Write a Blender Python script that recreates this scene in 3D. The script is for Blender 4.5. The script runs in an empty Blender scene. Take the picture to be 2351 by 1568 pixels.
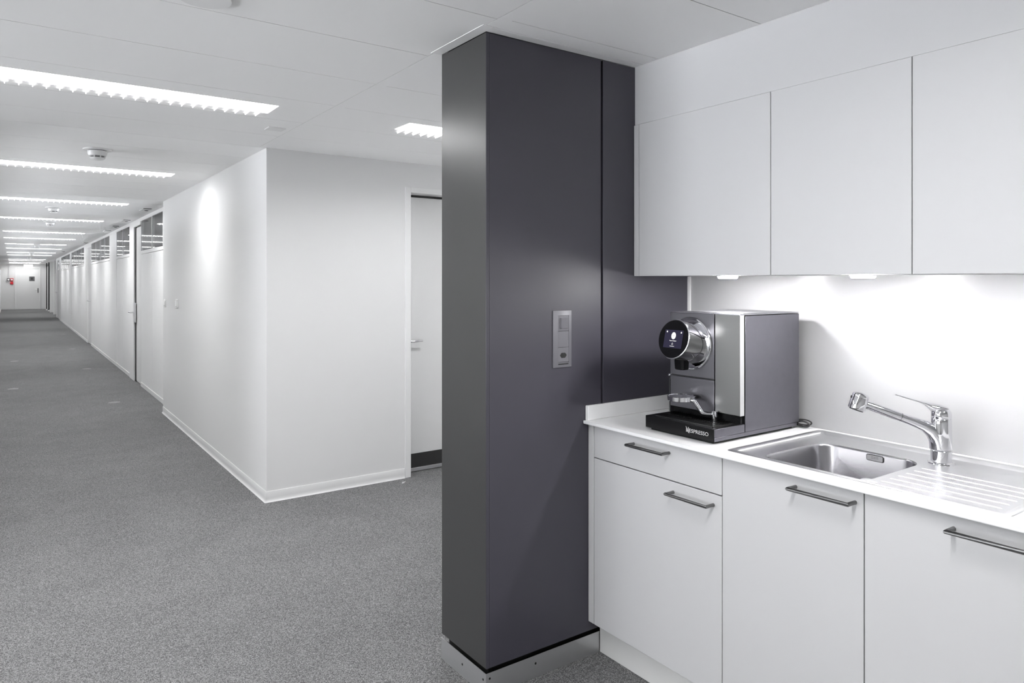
import bpy, bmesh, math, random
from mathutils import Vector, Matrix
random.seed(4)
scn = bpy.context.scene
COL = scn.collection
PI = math.pi
R = math.radians

# ------------------------------------------------------------------ materials
def nodes_of(name):
    m = bpy.data.materials.new(name); m.use_nodes = True
    nt = m.node_tree
    return m, nt, nt.nodes['Principled BSDF']

def mat(name, col, rough=0.5, metal=0.0, spec=0.5, bump=None, var=None, coat=0.0):
    """bump=(scale, strength, distance); var=(scale, amount)"""
    m, nt, p = nodes_of(name)
    c = col if len(col) == 4 else (*col, 1)
    p.inputs['Base Color'].default_value = c
    p.inputs['Roughness'].default_value = rough
    p.inputs['Metallic'].default_value = metal
    p.inputs['Specular IOR Level'].default_value = spec
    p.inputs['Coat Weight'].default_value = coat
    tc = nt.nodes.new('ShaderNodeTexCoord')
    if var:
        n = nt.nodes.new('ShaderNodeTexNoise'); n.inputs['Scale'].default_value = var[0]; n.inputs['Detail'].default_value = 4
        nt.links.new(tc.outputs['Object'], n.inputs['Vector'])
        mx = nt.nodes.new('ShaderNodeMixRGB'); mx.blend_type = 'MIX'
        k = var[1]
        mx.inputs[1].default_value = tuple(min(1, v*(1-k)) for v in c[:3]) + (1,)
        mx.inputs[2].default_value = tuple(min(1, v*(1+k)) for v in c[:3]) + (1,)
        nt.links.new(n.outputs['Fac'], mx.inputs[0]); nt.links.new(mx.outputs[0], p.inputs['Base Color'])
    if bump:
        n = nt.nodes.new('ShaderNodeTexNoise'); n.inputs['Scale'].default_value = bump[0]; n.inputs['Detail'].default_value = 3
        nt.links.new(tc.outputs['Object'], n.inputs['Vector'])
        b = nt.nodes.new('ShaderNodeBump'); b.inputs['Strength'].default_value = bump[1]; b.inputs['Distance'].default_value = bump[2]
        nt.links.new(n.outputs['Fac'], b.inputs['Height']); nt.links.new(b.outputs['Normal'], p.inputs['Normal'])
    return m

def brushed(name, col, rough, axis_scale, strength=0.12, aniso=0.0):
    m, nt, p = nodes_of(name)
    p.inputs['Base Color'].default_value = (*col, 1)
    p.inputs['Metallic'].default_value = 1.0
    p.inputs['Roughness'].default_value = rough
    tc = nt.nodes.new('ShaderNodeTexCoord'); mp = nt.nodes.new('ShaderNodeMapping')
    mp.inputs['Scale'].default_value = axis_scale
    n = nt.nodes.new('ShaderNodeTexNoise'); n.inputs['Scale'].default_value = 1.0; n.inputs['Detail'].default_value = 2
    nt.links.new(tc.outputs['Object'], mp.inputs['Vector']); nt.links.new(mp.outputs['Vector'], n.inputs['Vector'])
    mr = nt.nodes.new('ShaderNodeMapRange')
    mr.inputs['To Min'].default_value = max(0.02, rough-0.07); mr.inputs['To Max'].default_value = rough+0.07
    nt.links.new(n.outputs['Fac'], mr.inputs['Value']); nt.links.new(mr.outputs['Result'], p.inputs['Roughness'])
    b = nt.nodes.new('ShaderNodeBump'); b.inputs['Strength'].default_value = strength; b.inputs['Distance'].default_value = 0.0004
    nt.links.new(n.outputs['Fac'], b.inputs['Height']); nt.links.new(b.outputs['Normal'], p.inputs['Normal'])
    return m

def emit(name, col, strength):
    m = bpy.data.materials.new(name); m.use_nodes = True
    nt = m.node_tree; nt.nodes.clear()
    o = nt.nodes.new('ShaderNodeOutputMaterial'); e = nt.nodes.new('ShaderNodeEmission')
    e.inputs['Color'].default_value = (*col, 1); e.inputs['Strength'].default_value = strength
    nt.links.new(e.outputs[0], o.inputs['Surface'])
    return m

def carpet_mat():
    m, nt, p = nodes_of('carpet_loop')
    tc = nt.nodes.new('ShaderNodeTexCoord')
    v = nt.nodes.new('ShaderNodeTexVoronoi'); v.inputs['Scale'].default_value = 320
    n = nt.nodes.new('ShaderNodeTexNoise'); n.inputs['Scale'].default_value = 250; n.inputs['Detail'].default_value = 5; n.inputs['Roughness'].default_value = 0.75
    big = nt.nodes.new('ShaderNodeTexNoise'); big.inputs['Scale'].default_value = 3; big.inputs['Detail'].default_value = 3
    for x in (v, n, big): nt.links.new(tc.outputs['Object'], x.inputs['Vector'])
    sep = nt.nodes.new('ShaderNodeSeparateColor'); nt.links.new(v.outputs['Color'], sep.inputs[0])
    a = nt.nodes.new('ShaderNodeMath'); a.operation = 'MULTIPLY_ADD'; a.inputs[1].default_value = 0.45
    nt.links.new(sep.outputs[0], a.inputs[0]); nt.links.new(n.outputs['Fac'], a.inputs[2])
    a2 = nt.nodes.new('ShaderNodeMath'); a2.operation = 'MULTIPLY_ADD'; a2.inputs[1].default_value = 0.12
    nt.links.new(big.outputs['Fac'], a2.inputs[0]); nt.links.new(a.outputs[0], a2.inputs[2])
    r = nt.nodes.new('ShaderNodeValToRGB')
    e = r.color_ramp.elements
    e[0].position = 0.42; e[0].color = (0.034, 0.034, 0.036, 1)
    e[1].position = 1.0; e[1].color = (0.31, 0.31, 0.31, 1)
    k = r.color_ramp.elements.new(0.76); k.color = (0.145, 0.145, 0.147, 1)
    nt.links.new(a2.outputs[0], r.inputs[0]); nt.links.new(r.outputs[0], p.inputs['Base Color'])
    p.inputs['Roughness'].default_value = 0.95; p.inputs['Specular IOR Level'].default_value = 0.1
    b = nt.nodes.new('ShaderNodeBump'); b.inputs['Strength'].default_value = 0.5; b.inputs['Distance'].default_value = 0.003
    nt.links.new(a.outputs[0], b.inputs['Height']); nt.links.new(b.outputs['Normal'], p.inputs['Normal'])
    return m

def pane_mat():
    m = bpy.data.materials.new('window_glass'); m.use_nodes = True
    nt = m.node_tree; nt.nodes.clear()
    o = nt.nodes.new('ShaderNodeOutputMaterial')
    f = nt.nodes.new('ShaderNodeFresnel'); f.inputs['IOR'].default_value = 2.4
    t = nt.nodes.new('ShaderNodeBsdfTransparent'); t.inputs['Color'].default_value = (0.86, 0.87, 0.88, 1)
    g = nt.nodes.new('ShaderNodeBsdfGlossy'); g.inputs['Roughness'].default_value = 0.03
    mx = nt.nodes.new('ShaderNodeMixShader')
    nt.links.new(f.outputs[0], mx.inputs[0]); nt.links.new(t.outputs[0], mx.inputs[1]); nt.links.new(g.outputs[0], mx.inputs[2])
    nt.links.new(mx.outputs[0], o.inputs['Surface'])
    return m

LUM = 27.0
def nosample(m):
    m.cycles.emission_sampling = 'NONE'; return m
M = dict(
    wall=mat('wall_paint', (0.73, 0.73, 0.73), 0.6, bump=(90, 0.08, 0.002)),
    kwall=mat('splash_panel', (0.38, 0.38, 0.385), 0.35, bump=(60, 0.03, 0.001)),
    ceil=mat('ceiling_metal', (0.96, 0.96, 0.96), 0.55, bump=(140, 0.03, 0.001)),
    slab=mat('slab_concrete', (0.04, 0.04, 0.04), 0.9, var=(4, 0.2)),
    rail=mat('ceiling_rail', (0.88, 0.88, 0.88), 0.5, var=(3, 0.01)),
    base=mat('baseboard_vinyl', (0.70, 0.70, 0.70), 0.35, var=(5, 0.02)),
    carpet=carpet_mat(),
    dark=mat('pillar_laminate', (0.053, 0.050, 0.066), 0.42, spec=0.55, bump=(420, 0.10, 0.0012), var=(7, 0.05)),
    darkl=mat('pillar_laminate_side', (0.034, 0.034, 0.034), 0.28, spec=0.7, bump=(420, 0.12, 0.0012), var=(7, 0.05)),  # same laminate, coloured darker to offset the extra light on this face
    black=mat('black_gap', (0.006, 0.006, 0.006), 0.6, var=(9, 0.1)),
    steel=brushed('skirting_steel', (0.66, 0.66, 0.67), 0.45, (8, 8, 300), 0.1),
    screw=mat('screw_dark', (0.05, 0.05, 0.05), 0.4, 0.8, var=(50, 0.1)),
    lam=mat('cabinet_laminate', (0.58, 0.58, 0.588), 0.42, bump=(200, 0.03, 0.001)),
    counter=mat('worktop_white', (0.88, 0.88, 0.885), 0.3, var=(90, 0.012)),
    plinth=mat('plinth_grey', (0.74, 0.74, 0.73), 0.45, var=(6, 0.02)),
    handle=brushed('handle_steel', (0.22, 0.22, 0.22), 0.3, (300, 8, 300), 0.1),
    plate=mat('overflow_steel', (0.5, 0.5, 0.51), 0.4, 0.5, var=(30, 0.04)),
    sink=brushed('sink_steel', (0.86, 0.86, 0.87), 0.33, (900, 6, 60), 0.02),  # steel coloured brighter for the splash wall light it reflects
    bowl=mat('bowl_steel', (0.46, 0.455, 0.475), 0.24, 1.0, var=(14, 0.06)),  # same steel, shade of the bowl put into a darker colour
    chrome=mat('chrome', (0.86, 0.86, 0.88), 0.05, 1.0, var=(3, 0.01)),
    rubber=mat('rubber_black', (0.012, 0.012, 0.012), 0.5, var=(30, 0.1)),
    mside=brushed('machine_side_paint', (0.215, 0.21, 0.24), 0.42, (40, 40, 40), 0.05),
    mfront=brushed('machine_front_steel', (0.235, 0.23, 0.25), 0.33, (6, 6, 900), 0.02),
    mcol=brushed('machine_column_steel', (0.31, 0.31, 0.305), 0.33, (6, 6, 900), 0.02),
    medge=mat('machine_edge_alu', (0.80, 0.80, 0.80), 0.35, 0.6, var=(20, 0.02)),
    mtop=mat('machine_top_alu', (0.75, 0.75, 0.78), 0.2, 1.0, var=(20, 0.03)),
    mblack=mat('machine_black_plastic', (0.007, 0.007, 0.0075), 0.25, spec=0.22, var=(40, 0.1)),
    gloss=mat('screen_glass_black', (0.004, 0.004, 0.005), 0.06, var=(30, 0.1)),
    lcd=nosample(emit('screen_lcd', (0.045, 0.042, 0.075), 0.6)),
    lcdw=nosample(emit('screen_white', (1, 1, 1), 0.9)),
    letter=mat('lettering_silver', (0.66, 0.66, 0.66), 0.35, 0.3, var=(60, 0.03)),
    tank=mat('tank_smoked', (0.05, 0.05, 0.055), 0.08, var=(10, 0.1)),
    swp=mat('switch_grey', (0.17, 0.167, 0.185), 0.4, 0.1, var=(30, 0.03)),
    plast=mat('plastic_white', (0.82, 0.82, 0.82), 0.4, var=(20, 0.01)),
    frame=mat('frame_white', (0.77, 0.77, 0.77), 0.42, var=(6, 0.01)),
    panel=mat('partition_panel', (0.84, 0.84, 0.84), 0.33, bump=(4, 0.10, 0.01)),
    door=mat('door_white', (0.74, 0.74, 0.74), 0.42, var=(4, 0.01)),
    kick=mat('kick_plate', (0.030, 0.030, 0.030), 0.4, var=(15, 0.1)),
    alu=mat('aluminium', (0.72, 0.72, 0.74), 0.35, 0.9, var=(30, 0.03)),
    glass=pane_mat(),
    fplate=mat('floor_plate_grey', (0.21, 0.21, 0.21), 0.6, 0.0, var=(60, 0.35)),
    red=mat('alarm_red', (0.55, 0.02, 0.03), 0.4, var=(20, 0.05)),
    sign=mat('sign_grey', (0.11, 0.11, 0.115), 0.4, var=(40, 0.2)),
    pipe=mat('pipe_black', (0.008, 0.008, 0.008), 0.45, var=(20, 0.1)),
    tube=emit('lamp_light', (1.0, 1.0, 1.0), LUM),
    tubed=emit('lamp_light_dim', (1.0, 1.0, 1.0), LUM*0.7),
    tubek=emit('lamp_light_full', (1.0, 1.0, 1.0), LUM*1.3),
    louv=emit('lamp_louvre', (1.0, 1.0, 1.0), 6.0),  # blades glow in place of reflected tube light and lift the ceiling
    house=mat('lamp_housing', (0.9, 0.9, 0.9), 0.4, var=(10, 0.01)),
    puck=emit('puck_light', (1.0, 0.99, 1.0), 280.0),
    exit=nosample(emit('exit_face', (1.0, 1.0, 1.0), 0.95)),
)

# ------------------------------------------------------------------ builders
class B:
    def __init__(self): self.bm = bmesh.new()
    def box(self, x0, x1, y0, y1, z0, z1):
        vs = [self.bm.verts.new(p) for p in ((x0,y0,z0),(x1,y0,z0),(x1,y1,z0),(x0,y1,z0),(x0,y0,z1),(x1,y0,z1),(x1,y1,z1),(x0,y1,z1))]
        for f in ((3,2,1,0),(4,5,6,7),(0,1,5,4),(1,2,6,5),(2,3,7,6),(3,0,4,7)):
            self.bm.faces.new([vs[i] for i in f])
        return self
    def rings(self, rings, cap0=True, cap1=True, closed=False):
        V = [[self.bm.verts.new(p) for p in r] for r in rings]
        n = len(V[0]); L = len(V)
        for i in range(L if closed else L-1):
            a, b = V[i], V[(i+1) % L]
            for j in range(n):
                self.bm.faces.new((a[j], a[(j+1) % n], b[(j+1) % n], b[j]))
        if not closed:
            if cap0: self.bm.faces.new(list(reversed(V[0])))
            if cap1: self.bm.faces.new(V[-1])
        return V
    def prism(self, pts, d):
        """closed polygon pts (3D) extruded by vector d"""
        d = Vector(d); p = [Vector(q) for q in pts]
        self.rings([p, [q + d for q in p]])
        return self
    def lathe(self, c, axis, prof, n=40, cap0=True, cap1=True):
        """prof: list of (distance along axis, radius)"""
        c = Vector(c); a = Vector(axis).normalized()
        u = a.orthogonal().normalized(); w = a.cross(u)
        rs = []
        for t, r in prof:
            rs.append([c + a*t + (u*math.cos(2*PI*k/n) + w*math.sin(2*PI*k/n))*max(r, 1e-5) for k in range(n)])
        self.rings(rs, cap0, cap1)
        return self
    def tube(self, path, rad, n=14, closed=False, squash=None):
        """path of points; rad number or list; squash=(vector, factor) flattens along a direction"""
        P = [Vector(p) for p in path]; L = len(P)
        rr = rad if isinstance(rad, (list, tuple)) else [rad]*L
        T = []
        for i in range(L):
            if closed: t = P[(i+1) % L] - P[i-1]
            elif i == 0: t = P[1]-P[0]
            elif i == L-1: t = P[-1]-P[-2]
            else: t = (P[i+1]-P[i]).normalized() + (P[i]-P[i-1]).normalized()
            T.append(t.normalized())
        u = T[0].orthogonal().normalized(); rs = []
        for i in range(L):
            t = T[i]
            u = (u - t*u.dot(t)).normalized(); w = t.cross(u)
            k = 1.0
            if 0 < i < L-1 and not closed:
                cs = max(0.5, t.dot((P[i+1]-P[i]).normalized())); k = 1.0/cs
            ring = []
            for j in range(n):
                o = (u*math.cos(2*PI*j/n) + w*math.sin(2*PI*j/n))*rr[i]
                if k != 1.0:
                    bend = ((P[i+1]-P[i]).normalized() - (P[i]-P[i-1]).normalized())
                    if bend.length > 1e-6:
                        bd = bend.normalized(); o = o + bd*(o.dot(bd))*(k-1)
                if squash:
                    s = Vector(squash[0]).normalized(); o = o - s*o.dot(s)*(1-squash[1])
                ring.append(P[i]+o)
            rs.append(ring)
        self.rings(rs, closed=closed)
        return self

def shift(bm, v):
    bmesh.ops.translate(bm, verts=bm.verts, vec=v)

def finish(b, name, m, parent=None, bevel=0.0, seg=2, ang=35, base=None, fix=True):
    bm = b.bm
    if fix: bmesh.ops.recalc_face_normals(bm, faces=bm.faces)
    xs = [v.co.x for v in bm.verts]; ys = [v.co.y for v in bm.verts]; zs = [v.co.z for v in bm.verts]
    if parent is None:
        o3 = Vector(base) if base is not None else Vector(((min(xs)+max(xs))/2, (min(ys)+max(ys))/2, min(zs)))
    else:
        o3 = Vector(parent['_o'])
    shift(bm, -o3)
    me = bpy.data.meshes.new(name)
    bm.to_mesh(me); bm.free()
    for p in me.polygons: p.use_smooth = True
    me.set_sharp_from_angle(angle=R(ang))
    me.materials.append(M[m] if isinstance(m, str) else m)
    ob = bpy.data.objects.new(name, me); COL.objects.link(ob)
    ob['_o'] = tuple(o3)
    if parent is None: ob.location = o3
    else: ob.parent = parent
    if bevel > 0:
        md = ob.modifiers.new('bevel', 'BEVEL'); md.width = bevel; md.segments = seg
        md.limit_method = 'ANGLE'; md.angle_limit = R(50); md.harden_normals = False
    return ob

def thing(name, label, cat, loc, group=None):
    o = bpy.data.objects.new(name, None); COL.objects.link(o)
    o.location = loc; o['_o'] = tuple(loc); o.empty_display_size = 0.05
    o['label'] = label; o['category'] = cat
    if group: o['group'] = group
    return o
def tag(o, label, cat, group=None):
    o['label'] = label; o['category'] = cat
    if group: o['group'] = group
    return o
def struct(b, name, m, bevel=0.0, **k):
    o = finish(b, name, m, None, bevel, base=(0, 0, 0), **k); o['kind'] = 'structure'; return o
def sempty(name, loc):
    o = bpy.data.objects.new(name, None); COL.objects.link(o); o.location = loc; o['_o'] = tuple(loc); o['kind'] = 'structure'
    o.empty_display_size = 0.05
    return o
def dup(root, loc, label=None, group=None):
    r = root.copy(); COL.objects.link(r); r.location = loc
    if label: r['label'] = label
    if group: r['group'] = group
    for ch in list(root.children):
        c = ch.copy(); COL.objects.link(c); c.parent = r
        for g in list(ch.children):
            d = g.copy(); COL.objects.link(d); d.parent = c
    return r
def rrect(x0, x1, y0, y1, r, z, n=8):
    pts = []
    for cx, cy, a0 in ((x1-r, y1-r, 0), (x0+r, y1-r, 90), (x0+r, y0+r, 180), (x1-r, y0+r, 270)):
        for k in range(n+1):
            a = R(a0 + 90*k/n); pts.append((cx + r*math.cos(a), cy + r*math.sin(a), z))
    return pts

def text_mesh(txt, size, ext, o, rx, up, align='CENTER', wscale=1.0):
    cu = bpy.data.curves.new('lettering', 'FONT'); cu.body = txt; cu.size = size; cu.extrude = ext; cu.align_x = align; cu.resolution_u = 3
    ob = bpy.data.objects.new('lettering', cu); COL.objects.link(ob)
    bpy.context.view_layer.update()
    me = bpy.data.meshes.new_from_object(ob.evaluated_get(bpy.context.evaluated_depsgraph_get()))
    bpy.data.objects.remove(ob)
    b = B(); b.bm.from_mesh(me); bpy.data.meshes.remove(me)
    o = Vector(o); rx = Vector(rx).normalized(); up = Vector(up).normalized(); n = rx.cross(up)
    for v in b.bm.verts:
        v.co = o + rx*v.co.x*wscale + up*v.co.y + n*v.co.z
    return b

# ------------------------------------------------------------------ camera
cam = bpy.data.cameras.new('camera'); camo = bpy.data.objects.new('camera', cam); COL.objects.link(camo)
TH = R(35.27)
camo.location = (0, 0, 1.5); camo.rotation_euler = (R(90), 0, -TH)
cam.sensor_width = 36.0; cam.lens = 36.0*1625.5/2351.0
cam.shift_y = -(784-644.5)/2351.0
cam.clip_start = 0.02; cam.clip_end = 200
scn.camera = camo

# ------------------------------------------------------------------ setting
CZ = 2.40          # ceiling
YC = 2.138         # pillar front face
XK = 2.484         # kitchen wall
YD = 4.87          # wall with the near door
YE = 45.3          # end wall
XL = -0.44         # left wall
XN = 1.41          # corridor wall near
XP = 1.51          # partition plane

struct(B().box(-4.4, 5.4, -1.8, YE+0.4, -0.08, 0), 'floor', 'carpet')
struct(B().box(-4.4, 5.4, -1.8, YE+0.4, CZ+0.11, CZ+0.2), 'ceiling_back', 'slab')

# ceiling planks ------------------------------------------------------------
s = 1.53
low = []
while s > -1.5: low.append(s); s -= 0.487
low.append(-1.6)
seams = sorted(low) + [2.017, 2.507, 3.005, 3.5, 3.99, 4.444, 4.88]
s = 4.88
while s < YE: s += 0.484; seams.append(min(s, YE))
def near_panel(y):
    best = min(range(len(seams)-1), key=lambda i: abs((seams[i]+seams[i+1])/2 - y))
    return best
LW = 0.262
fx_rows = []   # (panel index, y0, [(x0,x1),...])
spans1 = [(-0.13, 1.13)]
spans2 = [(-0.13, 0.455), (0.585, 1.14)]
wide = [(-3.40, -2.14), (-1.76, -0.50), (-0.13, 1.13)]  # the two left spans are unseen lamps added to brighten the room
meas = [(0.93, wide), (3.80, wide), (6.64, spans1), (9.45, spans1), (12.40, [(-0.13, 1.145)]), (15.6, [(-0.13, 1.15)]), (18.25, [(-0.13, 1.155)]),
        (21.3, spans2), (24.2, [(-0.12, 1.175)]), (27.35, [(-0.12, 0.47), (0.60, 1.18)]), (30.3, [(-0.11, 1.19)]), (36.1, [(-0.10, 1.20)]), (38.7, [(-0.10, 1.20)]), (42.2, [(-0.09, 1.22)]), (44.7, [(-0.09, 0.47), (0.60, 1.22)])]
holes = {}
fixtures = []
for y, sp in meas:
    i = near_panel(y)
    if y in (3.80,): y0 = 3.668
    elif y == 6.64: y0 = 6.50
    else: y0 = (seams[i]+seams[i+1])/2 - LW/2
    holes.setdefault(i, []).extend([(x0, x1, y0, y0+LW) for x0, x1 in sp])
    for x0, x1 in sp: fixtures.append((x0, x1, y0))

def plank(b, x0, x1, y0, y1, hs=()):
    g = 0.0016
    y0 += g; y1 -= g
    T = CZ+0.012
    if not hs:
        b.box(x0, x1, y0, y1, CZ, T); return
    ha, hb = hs[0][2], hs[0][3]
    b.box(x0, x1, y0, ha, CZ, T); b.box(x0, x1, hb, y1, CZ, T)
    xs = x0
    for h in sorted(hs):
        b.box(xs, h[0], ha, hb, CZ, T); xs = h[1]
    b.box(xs, x1, ha, hb, CZ, T)
cb = B()
for i in range(len(seams)-1):
    y0, y1 = seams[i], seams[i+1]
    xr = 1.3635 if y1 < 4.9 else 1.60
    plank(cb, XL-0.05 if y1 > 4.95 else -4.2, xr, y0, y1, holes.get(i, ()))
# kitchen and side bay planks (right of the long rail)
kseams = [-1.6, -1.39, -0.905, -0.42, 0.065, 0.55, 1.038, 1.523, 2.003]
for a, b_ in zip(kseams, kseams[1:]): plank(cb, 1.4175, XK+0.02, a, b_)
plank(cb, 1.4175, XK+0.02, 2.003, 2.092)
rseams = [2.45, 3.01, 3.512, 4.0, 4.43, 4.9]
RX0, RX1, RY0 = 1.853, 3.05, 3.632
for a, b_ in zip(rseams, rseams[1:]):
    plank(cb, 1.4175, 3.7, a, b_, [(RX0, RX1, RY0, RY0+LW)] if a == 3.512 else ())
fixtures.append((RX0, RX1, RY0))
# office ceilings
cb.box(1.60, 3.9, 4.95, YE+0.3, CZ, CZ+0.012)
struct(cb, 'ceiling', 'ceil')
gb = B(); G = 0.0014
for y in seams[1:-1]:
    gb.box(XL-0.05 if y > 4.95 else -4.2, 1.36 if y < 4.87 else 1.55, y-G, y+G, CZ+0.0012, CZ+0.011)
for y in kseams[1:]: gb.box(1.419, XK, y-G, y+G, CZ+0.0012, CZ+0.011)
for y in rseams[1:-1]: gb.box(1.419, 3.6, y-G, y+G, CZ+0.0012, CZ+0.011)
gb.box(1.3638, 1.3656, -1.6, 4.87, CZ+0.0012, CZ+0.011)
struct(gb, 'ceiling_joints', 'black')
struct(B().box(1.3660, 1.4175, -1.6, 2.086, CZ, CZ+0.012).box(1.3660, 1.4175, 2.466, 4.88, CZ, CZ+0.012), 'trim_1', 'ceil')
struct(B().box(1.352, 1.398, 2.086, 2.466, CZ-0.0015, CZ+0.02).box(1.398, XK, 2.094, YC, CZ-0.0015, CZ+0.02), 'trim_2', 'rail', 0.001)

# walls -----------------------------------------------------------------------
LW0, LW1 = 2.04, 2.32
lw = B().box(XL-0.1, XL, 4.9, YE+0.2, 0, LW0).box(XL-0.1, XL, 4.9, YE+0.2, LW1, CZ)
lys = [(5.03+3.95*i, 8.88+3.95*i) for i in range(10)]
p_ = 4.9
for a, c in lys: lw.box(XL-0.1, XL, p_, a, LW0, LW1); p_ = c
lw.box(XL-0.1, XL, p_, YE+0.2, LW0, LW1)
struct(lw, 'wall_left', 'wall')
for i, (a, c) in enumerate(lys):  # unseen high windows, added to brighten the corridor ceiling and walls
    w = sempty('window_%d' % (i+12), (XL-0.05, (a+c)/2, LW0))
    fb = B().box(XL-0.08, XL-0.02, a, a+0.04, LW0, LW1).box(XL-0.08, XL-0.02, c-0.04, c, LW0, LW1).box(XL-0.08, XL-0.02, a+0.04, c-0.04, LW0, LW0+0.04).box(XL-0.08, XL-0.02, a+0.04, c-0.04, LW1-0.04, LW1).box(XL-0.08, XL-0.02, (a+c)/2-0.03, (a+c)/2+0.03, LW0+0.04, LW1-0.04)
    finish(fb, 'window_frame', 'frame', w)
    finish(B().box(XL-0.052, XL-0.046, a+0.04, c-0.04, LW0+0.04, LW1-0.04), 'pane', 'glass', w)
OX, OY = -4.2, -1.6
WZ0, WZ1 = 0.55, 2.34
ow = B().box(OX-0.1, OX, OY, 5.0, 0, WZ0).box(OX-0.1, OX, OY, 5.0, WZ1, CZ).box(OX, XL-0.1, 4.9, 5.0, 0, CZ)
wy = [(0.5, 1.75), (1.85, 3.2), (3.3, 4.7)]
py = OY
for a, c in wy: ow.box(OX-0.1, OX, py, a, WZ0, WZ1); py = c
ow.box(OX-0.1, OX, py, 5.0, WZ0, WZ1)
struct(ow, 'wall_open_office', 'wall')
for i, (a, c) in enumerate(wy):  # unseen windows, added to light the cabinet fronts and ceiling
    w = sempty('window_%d' % (i+6), (OX, (a+c)/2, WZ0))
    fb = B().box(OX-0.08, OX-0.02, a, a+0.05, WZ0, WZ1).box(OX-0.08, OX-0.02, c-0.05, c, WZ0, WZ1).box(OX-0.08, OX-0.02, a+0.05, c-0.05, WZ0, WZ0+0.05).box(OX-0.08, OX-0.02, a+0.05, c-0.05, WZ1-0.05, WZ1).box(OX-0.08, OX-0.02, (a+c)/2-0.03, (a+c)/2+0.03, WZ0+0.05, WZ1-0.05)
    finish(fb, 'window_frame', 'frame', w)
    finish(B().box(OX-0.052, OX-0.046, a+0.05, c-0.05, WZ0+0.05, WZ1-0.05), 'pane', 'glass', w)
struct(B().box(OX-0.1, XK+0.1, OY-0.2, OY, 0, CZ), 'wall_back', 'wall')
struct(B().box(XK, XK+0.12, OY, 2.45, 0, CZ), 'wall_right', 'kwall')
struct(B().box(XK+0.12, 3.75, 2.30, 2.45, 0, CZ), 'wall_recess', 'wall')
struct(B().box(3.6, 3.75, 2.45, 5.3, 0, CZ), 'wall_far_right', 'wall')
struct(B().box(2.147, XK, -1.5, YC, 2.1548, CZ), 'wall_bulkhead', 'lam', 0.001)
# corridor wall and door wall: one corner, built as an L with the door opening
DX0, DX1, DH = 2.492, 3.36, 2.185
wb = B().box(XN, XN+0.12, YD, 8.86, 0, CZ)
wb.box(XN+0.12, DX0-0.03, YD, YD+0.16, 0, CZ).box(DX0-0.03, DX1+0.03, YD, YD+0.16, DH+0.02, CZ).box(DX1+0.03, 3.6, YD, YD+0.16, 0, CZ)
struct(wb, 'wall_corridor', 'wall')
# coved baseboards
def base_profile(p0, p1, out):
    """skirting from p0 to p1 (xy), out = outward xy normal"""
    p0 = Vector((*p0, 0)); p1 = Vector((*p1, 0)); o = Vector((*out, 0))
    prof = [(0, 0), (0.016, 0.001), (0.011, 0.006), (0.0075, 0.016), (0.006, 0.03), (0.006, 0.070), (0.004, 0.0735), (0, 0.0735)]
    return [p0 + o*d + Vector((0, 0, z)) for d, z in prof], [p1 + o*d + Vector((0, 0, z)) for d, z in prof]
bb = B()
k = 0.016
a, c = base_profile((XN, 8.86), (XN, YD), (-1, 0))
# mitre at the corner
d2 = [Vector((XN-(XN-p.x), YD-(XN-p.x), p.z)) for p in c]
e = base_profile((DX0-0.05, YD), (DX0-0.05, YD), (0, -1))[0]
bb.rings([a, d2, e])
struct(bb, 'baseboard_corridor', 'base')
bb = B(); a, c = base_profile((XL, 4.9), (XL, YE), (1, 0)); bb.rings([a, c]); struct(bb, 'baseboard_left', 'base')

# end wall with door opening visible features
struct(B().box(XL-0.1, 1.9, YE, YE+0.2, 0, CZ), 'wall_end', 'door')
struct(B().box(XL, 0.20, YE-0.012, YE, 0, 0.07).box(1.24, 1.9, YE-0.012, YE, 0, 0.07), 'baseboard_end', 'base')
# office outer walls
wq = sempty('window_11', (3.8, 25, 1.0))  # unseen window band, added to brighten the offices behind the partition glass
finish(B().box(3.76, 3.766, 5.15, YE, 0.4, 2.3), 'pane', 'glass', wq)
finish(B().box(3.74, 3.79, 5.15, YE, 0.38, 0.4).box(3.74, 3.79, 5.15, YE, 2.3, 2.32), 'window_frame', 'frame', wq)
struct(B().box(3.7, 3.9, 5.3, YE+0.2, 0, 0.38).box(3.7, 3.9, 5.3, YE+0.2, 2.32, CZ).box(1.62, 3.9, 5.03, 5.15, 0, CZ).box(1.9, 3.9, YE, YE+0.2, 0, CZ), 'wall_office', 'wall')

# ------------------------------------------------------------------ partition along the corridor
GZ0, GZ1 = 1.925, 2.350
TK = 0.07
pb = B()
pb.box(XP, XP+TK, 8.86, 34.55, GZ1, CZ)                                # head rail
def solid(y0, y1, x=XP): pb.box(x, x+TK, y0, y1, 0.055, GZ1)
def low(y0, y1, cuts):
    ys = [y0] + cuts + [y1]
    for p, q in zip(ys, ys[1:]):
        pb.box(XP+0.004, XP+TK, p+0.005, q-0.005, 0.055, GZ0-0.05)
    pb.box(XP+0.02, XP+TK-0.01, y0, y1, 0.055, GZ0-0.05)
    pb.box(XP-0.002, XP+TK, y0, y1, GZ0-0.045, GZ0)
runs = [(8.86, 11.30, [9.5, 10.34]), (12.40, 14.18, [13.32]), (15.26, 19.0, [16.14, 16.96, 17.92]),
        (20.96, 25.6, [21.9, 22.8, 23.7, 24.6]), (26.3, 31.0, [27.2, 28.1, 29.1, 30.0])]
for y0, y1, cuts in runs: low(y0, y1, cuts)
for y0, y1 in ((14.18, 15.26), (19.92, 20.96), (25.6, 26.3), (31.0, 32.1), (34.0, 34.55)): solid(y0, y1)
pb.box(XP-0.012, XP+TK, 11.92, 12.40, 0.0, GZ1)                       # wide jamb post beside the first door
pb.box(XP-0.012, XP+TK, 11.30, 11.92, 2.30, GZ1)
pb.box(XP, XP+TK, 19.0, 19.92, 2.28, GZ1)
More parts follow.
